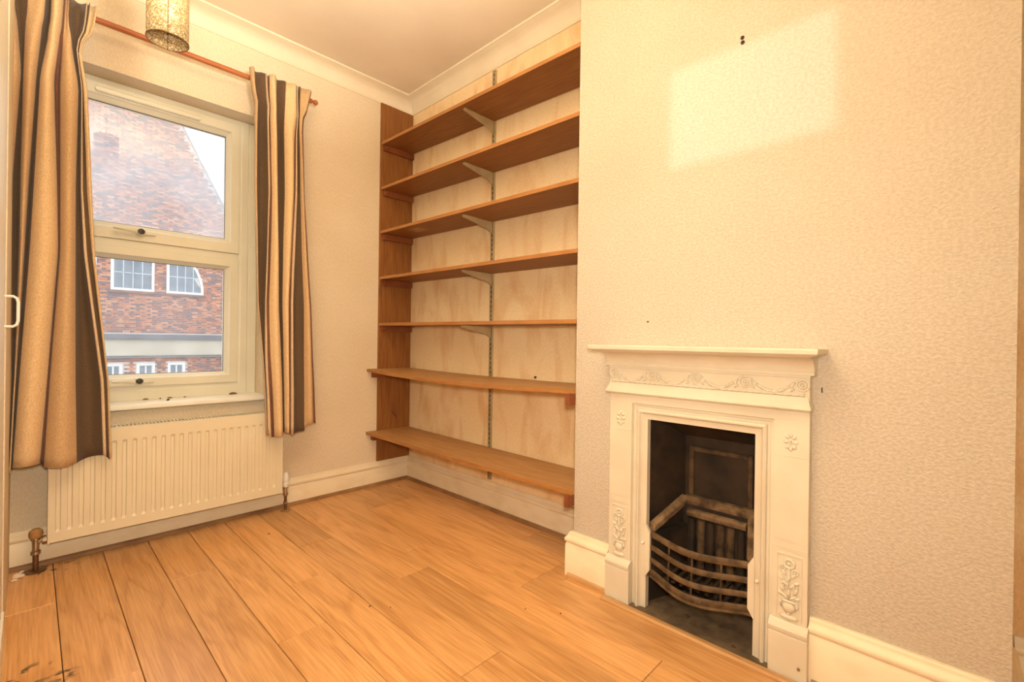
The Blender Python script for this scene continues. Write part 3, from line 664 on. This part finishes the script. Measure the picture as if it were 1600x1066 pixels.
# ------------------------------------------------------------------ shelving
PT = 0.016
pnl = B('side_panel', -0.257, -0.002, -PT, -0.0005, 0.16, 2.612, M_panel, None, 0.001)
tag(pnl, 'brown wooden side panel fixed beside the window wall shelves', 'panel')
ST = 0.018
shelves = [  # z underside left, right, front x left, right, label
 (2.326, 2.262, -0.252, -0.287, 'topmost brown wooden shelf board in the alcove'),
 (2.018, 1.966, -0.252, -0.287, 'brown wooden shelf board second from the top'),
 (1.718, 1.682, -0.254, -0.287, 'brown wooden shelf board third from top with old sticker underneath'),
 (1.404, 1.380, -0.256, -0.287, 'brown wooden shelf board fourth from the top'),
 (1.088, 1.076, -0.256, -0.287, 'brown wooden shelf board fifth from top at eye level'),
 (0.776, 0.776, -0.335, -0.300, 'deeper sagging brown shelf board second from the bottom'),
 (0.352, 0.344, -0.335, -0.305, 'deeper brown shelf board lowest above the skirting')]
for i, (zl, zr, xl, xr, lab) in enumerate(shelves):
    n = 24; deep = i >= 5; ya = (-PT-0.0005); yb = YB0+0.001
    def shape(off0, off1, za, zc_):
        rings = []
        for k in range(n+1):
            t = k/n; y = ya*(1-t)+yb*t; z_ = zl*(1-t)+zr*t; xf = xl*(1-t)+xr*t
            sag = 4*t*(1-t)*(0.022 if i == 5 else 0.004 if i == 6 else 0.0)
            back = -0.0135
            if deep and k == 0: y = -0.001 if False else y
            rings.append([(xf+off0, y, z_+za-sag), (xf+off1 if off1 is not None else back, y, z_+za-sag*(0.45 if off1 is None else 1)), (xf+off1 if off1 is not None else back, y, z_+zc_-sag*(0.45 if off1 is None else 1)), (xf+off0, y, z_+zc_-sag)])
        return MB().loft(rings)
    board = shape(0.0012, None, 0, ST)
    if deep:   # the deep boards carry on past the panel to the wall itself
        board.box(xl+0.0012, -0.259, -0.0008, -PT, zl, zl+ST)
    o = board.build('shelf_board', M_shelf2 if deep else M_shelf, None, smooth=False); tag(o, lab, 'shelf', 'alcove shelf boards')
    e = shape(0, 0.0014, 0, ST)
    if deep: e.box(xl, xl+0.0014, -0.0008, -PT, zl, zl+ST)
    e.build('edge_band', M_edge, o)
    if i == 2:
        s = MB().box(-0.205, -0.125, -0.27, -0.40, zl-0.008, zl-0.0065); s.build('sticker', M_sticker, o)
    # left batten screwed to the panel
    bh = 0.040
    x_f = (xl+0.012) if not deep else -0.300
    bt = MB().box(x_f, -0.004, -PT-0.020, -PT-0.0003, zl-bh-0.0004, zl-0.0012)
    if deep: bt.box(x_f, -0.259, -PT, -0.001, zl-bh-0.0004, zl-0.0012)
    bo_ = bt.build('batten', M_batten, pnl, 0.001)
    if not deep:
        MB().lathe([(0.004, -0.0005), (0.0035, -0.0015)], (x_f+0.014, -PT-0.020, zl-0.018), 'y', 10).build('screw', M_chrome, bo_)
for zr, lab in ((0.776, 'dark red batten end under the second lowest shelf'), (0.344, 'dark red batten end under the lowest shelf')):
    bt = MB().box(-0.292, -0.004, YB0+0.0006, YB0+0.024, zr-0.050, zr-0.0012).box(-0.326, -0.292, YB0+0.002, YB0+0.024, zr-0.050, zr-0.0012).build('shelf_batten', M_batten, None, 0.001); tag(bt, lab, 'batten')
# slotted upright and brackets
UY = -0.868
up = empty('slotted_upright', (-0.006, UY, 0.172)); tag(up, 'pale steel slotted upright rail on alcove wall behind shelves', 'shelf rail')
uz0, uz1 = 0.172, 2.600
u_ = MB().box(-0.013, -0.0005, UY-0.0125, UY-0.0095, uz0, uz1).box(-0.013, -0.0005, UY+0.0095, UY+0.0125, uz0, uz1).box(-0.0035, -0.0005, UY-0.0095, UY+0.0095, uz0, uz1)
z = uz0
while z < uz1:
    u_.box(-0.013, -0.010, UY-0.0095, UY+0.0095, z, min(z+0.012, uz1)); z += 0.028
u_.box(-0.013, -0.010, UY-0.0095, UY-0.005, uz0, uz1); u_.box(-0.013, -0.010, UY+0.005, UY+0.0095, uz0, uz1)
u_.build('rail', M_steel, up); B('slot_back', -0.0095, -0.0037, UY-0.0049, UY+0.0049, uz0, uz1, M_dark, up)
for i, (zl, zr, xl, xr, lab) in enumerate(shelves[:5]):
    t = (UY+PT)/(YB0+PT); zz = zl*(1-t)+zr*t - 0.0008
    br = MB().loft([[(x, y, z_) for x, z_ in ((-0.013, zz), (-0.238, zz), (-0.240, zz-0.012), (-0.05, zz-0.048), (-0.013, zz-0.070))] for y in (UY-0.004, UY+0.004)])
    br.box(-0.238, -0.013, UY-0.010, UY+0.010, zz-0.003, zz)
    br.build('shelf_bracket', M_steel, up, 0.0008)
tag(MB().tube([(-0.150, -PT-0.0002, 0.490), (-0.148, -PT-0.014, 0.486), (-0.136, -PT-0.020, 0.470), (-0.120, -PT-0.018, 0.448)], 0.0028, 8).build('coat_hook', M_black), 'small bent black hook on the brown side panel', 'hook')
tag(MB().ball((-0.10, -1.30, 0.815-0.004), 0.008, 0.007, 0.006).build('dirt_crumb', M_dirt, None, smooth=True), 'dark crumb lying on the sagging shelf', 'crumb')

# ------------------------------------------------------------------ fireplace
fp = empty('fireplace', (-0.32, -2.22, 0)); tag(fp, 'cream painted cast iron fireplace with mantel, swags and open grate', 'fireplace')
FC = -2.22; XF = -0.315; HW = 0.338
MB().loft([[(x, FC+s*(hw), z_) for s, hw, x in ((1, a, xf), (1, a+0.001, XB-0.0005), (-1, a+0.001, XB-0.0005), (-1, a, xf))] for z_, a, xf in ((0.962, 0.352, -0.398), (0.968, 0.366, -0.412), (0.972, 0.374, -0.420), (0.984, 0.376, -0.422), (0.987, 0.374, -0.420))]).build('mantel_shelf', M_paint, fp, 0.001)
cv = [(XB-0.0004, 0.962), (-0.396, 0.962)] + [(-0.396+0.070*sin(t*pi/2), 0.962-0.042*(1-cos(t*pi/2))) for t in (0.2, 0.4, 0.6, 0.8, 1.0)] + [(-0.330, 0.916), (-0.330, 0.908), (XB-0.0004, 0.908)]
MB().prism(cv, 'y', FC-0.350, FC+0.350).build('cove_moulding', M_paint, fp, smooth='auto')
MB().box(XB-0.0004, -0.321, FC-0.338, FC+0.338, 0.800, 0.908).box(XB-0.0004, -0.324, FC-0.340, FC+0.340, 0.900, 0.9085).build('frieze', M_paint, fp, 0.0015)
MB().box(-0.3225, -0.3195, FC-0.336, FC+0.336, 0.897, 0.899).build('frieze_fillet', M_paint, fp)
rys = [FC+0.320, FC+0.160, FC, FC-0.160, FC-0.320]
for ry in rys:
    r = MB().ring((-0.322, ry, 0.878), 0.0165, 0.0035, 'x', 24, 8).ring((-0.322, ry, 0.878), 0.009, 0.003, 'x', 20, 8).ball((-0.323, ry, 0.878), 0.005, 0.005, 0.005)
    r.build('roundel', M_paint, fp, smooth=True)
for a, b_ in zip(rys, rys[1:]):
    s = MB(); n = 18
    for k in range(n+1):
        t = k/n; y = a-0.018+(b_+0.018-(a-0.018))*t; z_ = 0.888-0.034*sin(pi*t)
        s.ball((-0.322, y, z_), 0.0048+0.0025*sin(pi*t), 0.0056, 0.0035+0.003*sin(pi*t), 8, 5, rot=0.6*cos(pi*t))
    for sgn, yy in ((-1, a-0.024), (1, b_+0.024)):    # ribbon tails
        s.tube([(-0.322, yy, 0.884), (-0.324, yy+sgn*0.006, 0.872), (-0.323, yy-sgn*0.001, 0.862), (-0.322, yy+sgn*0.007, 0.857)], [0.004, 0.0045, 0.004, 0.0015], 7)
    s.build('swag', M_paint, fp, smooth=True)
rp = MB(); rings = []
for k in range(181):
    y = FC+0.325-0.650*k/180; a0 = k*0.55
    rings.append([(-0.3225 + (0.0042+0.0012*cos(2*(2*pi*q/8)-a0*2))*cos(2*pi*q/8), y, 0.849+(0.0042+0.0012*cos(2*(2*pi*q/8)-a0*2))*sin(2*pi*q/8)) for q in range(8)])
rp.loft(rings); rp.build('rope_moulding', M_paint, fp, smooth=True)
MB().loft([[(XB-0.0004, FC+0.334+e, z_), (-xo, FC+0.334+e, z_), (-xo, FC-0.334-e, z_), (XB-0.0004, FC-0.334-e, z_)] for z_, xo, e in ((0.799, 0.318, 0.0), (0.803, 0.336, 0.008), (0.808, 0.340, 0.011), (0.814, 0.339, 0.010), (0.820, 0.335, 0.007), (0.843, 0.324, 0.0))]).build('cornice', M_paint, fp, smooth='auto')
# jambs and lintel
IH = 0.243; IZ = 0.768; OH = 0.186; OZ = 0.711
B('lintel', XB-0.0004, XF, FC-HW, FC+HW, IZ, 0.800, M_paint, fp, 0.001)
for s in (1, -1):
    jb = B('jamb', XB-0.0004, XF, FC+s*IH, FC+s*HW, 0.0, IZ, M_paint, fp, 0.001)
    g = MB()
    for z_ in (0.764, 0.758, 0.662, 0.412, 0.406, 0.384, 0.378): MB().box(XF-0.0012, XF+0.002, FC+s*(IH+0.003), FC+s*(HW-0.003), z_-0.0014, z_+0.0014).build('reeding_line', M_paint, jb)
    g = MB()   # frame round the flower panel
    pc = FC+s*0.290; pw, z0_, z1_ = 0.031, 0.172, 0.362
    g.box(XF-0.002, XF+0.002, pc-pw-0.003, pc-pw, z0_, z1_+0.003); g.box(XF-0.002, XF+0.002, pc+pw, pc+pw+0.003, z0_, z1_+0.003); g.box(XF-0.003, XF+0.002, pc-pw, pc+pw, z1_, z1_+0.004)
    g.build('panel_frame', M_paint, jb, 0.0006)
    # rosette
    ro = MB(); zc_ = 0.705
    for k in range(8):
        a = 2*pi*k/8; ro.ball((XF-0.001, FC+s*0.290+0.013*cos(a), zc_+0.021*sin(a)), 0.0045, 0.006, 0.0075, 8, 5, rot=a-pi/2)
    ro.ring((XF-0.001, FC+s*0.290, zc_), 0.006, 0.0022, 'x', 14, 6).ball((XF-0.002, FC+s*0.290, zc_), 0.004, 0.003, 0.003)
    ro.build('rosette', M_paint, jb, smooth=True)
    # urn of flowers
    uf = MB(); X_ = XF-0.0015; rr = random.Random(5)
    uf.ball((X_, pc, 0.207), 0.010, 0.018, 0.017); uf.ball((X_, pc, 0.225), 0.007, 0.021, 0.005); uf.ball((X_, pc, 0.190), 0.006, 0.007, 0.006)
    uf.ball((X_, pc, 0.178), 0.008, 0.026, 0.008)
    for q in (-1, 1): uf.tube([(X_, pc+q*0.018, 0.205), (X_-0.002, pc+q*0.024, 0.214), (X_, pc+q*0.020, 0.226)], 0.003, 6)
    for (dy, dz, rot, ln) in ((-0.012, 0.240, 0.9, 0.013), (0.012, 0.241, -0.9, 0.013), (-0.018, 0.258, 0.5, 0.011), (0.018, 0.262, -0.5, 0.011), (0, 0.250, 0, 0.012), (-0.008, 0.272, 0.8, 0.011), (0.010, 0.278, -0.7, 0.011), (-0.020, 0.284, 1.2, 0.009), (0.022, 0.246, -1.2, 0.008), (-0.023, 0.240, 1.3, 0.008), (0.020, 0.292, -1.0, 0.009), (0.0, 0.292, 0.2, 0.010), (-0.012, 0.304, 0.7, 0.010), (0.013, 0.309, -0.6, 0.010)):
        uf.ball((X_-0.001, pc+dy, dz), 0.006, 0.0048, ln, 8, 5, rot=rot)
    for (dy, dz, r0) in ((0.0, 0.338, 0.013), (-0.016, 0.316, 0.008), (0.018, 0.322, 0.008), (0.014, 0.270, 0.008), (-0.015, 0.272, 0.008)):
        uf.ring((X_, pc+dy, dz), r0, r0*0.36, 'x', 14, 7); uf.ball((X_-0.001, pc+dy, dz), 0.005, r0*0.4, r0*0.4)
    uf.tube([(X_, pc, 0.225), (X_-0.001, pc+0.003, 0.27), (X_-0.001, pc-0.002, 0.33)], 0.0028, 6)
    tag(uf.build('urn_relief', M_paint, jb, smooth=True), 'raised urn of flowers')
    # plinth block
    e0, e1 = IH-0.004, HW+0.004
    MB().loft([[(XB-0.0004, FC+s*e1, z_), (-xo, FC+s*e1, z_), (-xo, FC+s*e0, z_), (XB-0.0004, FC+s*e0, z_)] for z_, xo in ((0.0, 0.332), (0.126, 0.332), (0.130, 0.328), (0.134, 0.334), (0.146, 0.336), (0.154, 0.332), (0.160, 0.322), (0.164, 0.318))]).build('plinth_block', M_paint, fp, 0.0008)
MB().lathe([(0.0045, -0.002), (0.0045, -0.0045), (0.002, -0.0055)], (-0.332, FC-0.322, 0.045), 'x', 10).build('screw', M_trim, fp)
# moulded inner frame (U-shaped) with grate lugs
def u_frame(prof):
    rings = []
    for d, x in prof:
        rings.append([(x, FC+IH-d, 0.0), (x, FC+IH-d, IZ-d), (x, FC-IH+d, IZ-d), (x, FC-IH+d, 0.0)])
    mb = MB(); n = 4; vs = [p for r in rings for p in r]; fs = []
    for i in range(len(rings)):
        j = (i+1) % len(rings)
        for k in range(3): fs.append((i*n+k, i*n+k+1, j*n+k+1, j*n+k))
    fs.append(tuple(i*n for i in range(len(rings)))); fs.append(tuple(i*n+3 for i in range(len(rings))))
    return mb.add(vs, fs)
u_frame([(0, XB+0.005), (0, -0.308), (0.003, -0.300), (0.010, -0.300), (0.013, -0.303), (0.019, -0.303), (0.021, -0.312), (0.026, -0.316), (0.031, -0.314), (0.034, -0.305), (0.040, -0.301), (0.057, -0.298), (0.057, XB+0.010)]).build('inner_frame', M_paint, fp, smooth='auto')
for s in (1, -1):
    MB().prism([(FC+s*(OH+0.004), 0.322), (FC+s*OH, 0.318), (FC+s*(OH-0.016), 0.290), (FC+s*(OH-0.016), 0.150), (FC+s*OH, 0.124), (FC+s*(OH+0.004), 0.120)], 'x', -0.303, -0.290).build('grate_lug', M_paint, fp, 0.001)
    MB().ball((-0.302, FC+s*0.198, 0.246), 0.007, 0.007, 0.007, 12, 8).build('knob', M_paint, fp, smooth=True)
# firebox
XK = -0.075
for sg in (1, -1):
    MB().loft([[(-0.282, FC+q*0.212, 0.0), (XK, FC+q*0.135, 0.0), (XK, FC+q*0.135, 0.72), (-0.282, FC+q*0.212, 0.72)] for q in (sg, sg*1.03)]).build('cheek', M_soot, fp)
B('fireback', XK, XK+0.012, FC-0.14, FC+0.14, 0, 0.72, M_soot, fp)
B('throat_plate', -0.282, XK, FC-0.215, FC+0.215, 0.728, 0.740, M_soot, fp)
MB().loft([[(-0.10, FC-0.17, 0.64), (-0.10, FC+0.17, 0.64), (-0.094, FC+0.17, 0.634), (-0.094, FC-0.17, 0.634)], [(-0.25, FC-0.2, 0.727), (-0.25, FC+0.2, 0.727), (-0.244, FC+0.2, 0.722), (-0.244, FC-0.2, 0.722)]]).build('smoke_hood', M_soot, fp)
# raised border on the fireback
bd = MB()
def frame_yz(mb, y0, y1, z0_, z1_, w, xa, xb):
    mb.box(xa, xb, y0, y0+w, z0_, z1_); mb.box(xa, xb, y1-w, y1, z0_, z1_); mb.box(xa, xb, y0+w, y1-w, z1_-w, z1_); return mb
frame_yz(bd, FC-0.118, FC+0.118, 0.395, 0.590, 0.018, XK-0.010, XK-0.0003).build('fireback_border', M_flute, fp, 0.004)
# firebrick rim: two sloping sides and the back
for s in (1, -1):
    MB().loft([[(-0.280, FC+s*0.186, 0.290), (-0.280, FC+s*0.160, 0.290), (-0.280, FC+s*0.160, 0.312), (-0.280, FC+s*0.172, 0.318), (-0.280, FC+s*0.186, 0.318)], [(-0.10, FC+s*0.138, 0.370), (-0.10, FC+s*0.108, 0.370), (-0.10, FC+s*0.108, 0.392), (-0.10, FC+s*0.120, 0.398), (-0.10, FC+s*0.138, 0.398)]]).build('firebrick_rim', M_ledge, fp, 0.002)
MB().loft([[(XK-0.001, y, 0.370), (-0.108, y, 0.366), (-0.112, y, 0.384), (-0.100, y, 0.397), (XK-0.001, y, 0.398)] for y in (FC-0.125, FC+0.125)]).build('firebrick_rim', M_ledge, fp, 0.003)
MB().loft([[(-0.112, y, 0.330), (-0.135, y, 0.330), (-0.138, y, 0.346), (-0.130, y, 0.354), (-0.112, y, 0.356)] for y in (FC-0.112, FC+0.105)]).build('inner_ledge', M_ledge, fp, 0.003)
MB().box(XK-0.030, XK-0.001, FC-0.13, FC+0.13, 0.06, 0.370).build('back_firebrick', M_soot, fp)
for k in range(6):   # fluted back bricks
    yk = FC-0.108+0.036*k
    MB().lathe([(0.002, 0.06), (0.014, 0.07), (0.014, 0.318), (0.002, 0.326)], (-0.112, yk+0.018, 0), 'z', 10).build('back_flute', M_flute if k in (1, 2, 4) else M_soot, fp, smooth='auto')
for s in (1, -1):
    MB().loft([[(-0.280, FC+s*0.188, z_), (-0.10, FC+s*0.136, z_), (-0.10, FC+s*0.110, z_), (-0.280, FC+s*0.164, z_)] for z_ in (0.12, 0.288)]).build('side_firebrick', M_soot, fp)
# bowed grate bars
for i, (z_, bow, r0) in enumerate(((0.283, 0.052, 0.0125), (0.234, 0.058, 0.0105), (0.187, 0.064, 0.0105), (0.142, 0.070, 0.0125))):
    pts = []
    for k in range(29):
        t = k/28; y = FC+0.182-0.364*t; q = sin(pi*t); q = q**1.4
        pts.append((-0.288-bow*q, y, z_ - 0.004*q))
    bar = MB(); rings = []
    for k, p in enumerate(pts): rings.append([(p[0]+0.006*cos(a), p[1], p[2]+r0*sin(a)) for a in [2*pi*j/8+pi/8 for j in range(8)]])
    bar.loft(rings); bar.build('grate_bar', M_iron, fp, smooth='auto')
    if i == 3:
        b2 = MB(); b2.loft([[(p[0]-0.003+0.004*cos(a), p[1], p[2]-0.016+0.005*sin(a)) for a in [2*pi*j/8 for j in range(8)]] for p in pts]); b2.build('grate_rim', M_iron, fp, smooth='auto')
for s in (-0.5, 0.0, 0.5):
    q = sin(pi*(0.5-s*0.5))**1.4
    MB().tube([(-0.279-0.056*q, FC+s*0.182, 0.132), (-0.279-0.046*q, FC+s*0.182, 0.286)], 0.0035, 8).build('grate_stay', M_iron, fp)
for k in range(9): B('grate_floor_bar', -0.285, -0.10, FC-0.13+0.030*k, FC-0.118+0.030*k, 0.128, 0.136, M_soot, fp)
hs = B('hearth', -0.337, XK, FC-0.240, FC+0.240, -0.011, 0.004, M_hearth, fp)
for (x, y, r0) in ((-0.25, -2.17, 0.010), (-0.30, -2.35, 0.006), (-0.22, -2.28, 0.006), (-0.29, -2.25, 0.004)):
    MB().ball((x, y, 0.004+r0*0.5), r0, r0*1.3, r0*0.6, 7, 4).build('ash_clinker', M_dirt, fp)

# ------------------------------------------------------------------ cupboard at the left edge
cb = empty('cupboard', (-1.975, -1.2, 0)); tag(cb, 'white painted built-in cupboard at the left edge', 'cupboard')
B('frame', -1.989, -1.9665, -1.90, -0.663, 0.0, ZC-0.005, M_white, cb, 0.002)
dr = B('door', -1.9664, -1.9645, -1.75, -0.682, 0.12, 2.3, M_white, cb, 0.0008)
B('plinth', -1.9664, -1.9585, -1.90, -0.664, 0.0, 0.105, M_white, cb, 0.003)
hd = [(-1.9645, -0.715, 1.118), (-1.946, -0.715, 1.118), (-1.938, -0.715, 1.112), (-1.935, -0.715, 1.100), (-1.935, -0.715, 1.040), (-1.938, -0.715, 1.028), (-1.946, -0.715, 1.022), (-1.9645, -0.715, 1.022)]
MB().tube(hd, 0.0042, 10).build('handle', M_white, dr, smooth='auto')

# ------------------------------------------------------------------ small things
for (y, z_, lab) in ((-2.346, 2.008, 'upper of two dark wall plug holes high on chimney breast'), (-2.347, 1.992, 'lower of two dark wall plug holes high on chimney breast')):
    tag(MB().lathe([(0.0065, 0.0), (0.0060, -0.003), (0.003, -0.0035), (0.0025, -0.001)], (XB-0.0002, y, z_), 'x', 9).build('wall_plug', M_dirt), lab, 'wall plug')
tag(MB().lathe([(0.003, 0.0), (0.003, -0.006), (0.001, -0.007)], (XB-0.0002, -2.023, 1.077), 'x', 8).build('nail', M_black), 'tiny black nail in the chimney breast above the mantel', 'nail')
tag(MB().tube([(XB-0.0005, -2.582, 0.872), (XB-0.005, -2.582, 0.870), (XB-0.006, -2.583, 0.858)], 0.0018, 6).build('nail', M_black), 'tiny bent nail right of the fireplace frieze', 'nail')
def leaf_bit(x, y, z_, s, a, mat, name, lab, cat, group):
    c_, s_ = cos(a), sin(a); pts = [(-1, 0), (-0.3, 0.45), (0.6, 0.3), (1, 0), (0.4, -0.4), (-0.5, -0.3)]
    rings = [[(x+s*(p*c_-q*s_)*f, y+s*(p*s_+q*c_)*f, z_+h*s) for p, q in pts] for f, h in ((1, 0.0), (0.9, 0.25), (0.3, 0.5))]
    tag(MB().loft(rings).build(name, mat), lab, cat, group)
for k, (x, s, a) in enumerate(((-1.50, 0.014, 0.3), (-1.44, 0.010, 1.4), (-1.40, 0.012, -0.4), (-1.335, 0.010, 0.9))):
    leaf_bit(x, 0.095, 0.6735, s, a, M_leaf, 'dead_leaf', 'curled dead leaf scrap along the back of the window sill', 'leaf', 'dead leaf scraps on the sill')
leaf_bit(-1.11, 0.085, 0.6735, 0.022, 0.1, M_leaf, 'dead_leaf', 'largest dead leaf at the right end of window sill', 'leaf', None)
leaf_bit(-1.42, 0.02, 0.672, 0.013, 0.8, M_dirt, 'dead_insect', 'small dark dead insect on the front of the sill', 'insect', None)
for (x, y, s) in ((-0.16, -0.14, 0.006), (-0.26, -0.31, 0.006), (-1.02, -1.30, 0.006), (-0.97, -1.36, 0.004), (-0.62, -1.72, 0.005), (-0.55, -1.83, 0.005), (-1.06, -0.36, 0.006)):
    leaf_bit(x, y, 0.0002, s, x*9, M_dirt, 'dirt_crumb', 'tiny dark crumb of dirt on the laminate floor', 'crumb', 'crumbs on the floor')
for (x, y, s, a) in ((-1.938, -0.075, 0.014, 0.3), (-1.932, -0.10, 0.018, 0.1), (-1.925, -0.055, 0.011, 0.8), (-1.945, -0.13, 0.010, 0.2)):
    leaf_bit(x, y, 0.0002, s, a, M_flake, 'plaster_flake', 'pale flake of plaster on floor in the left corner', 'plaster flake', 'plaster flakes in the corner')
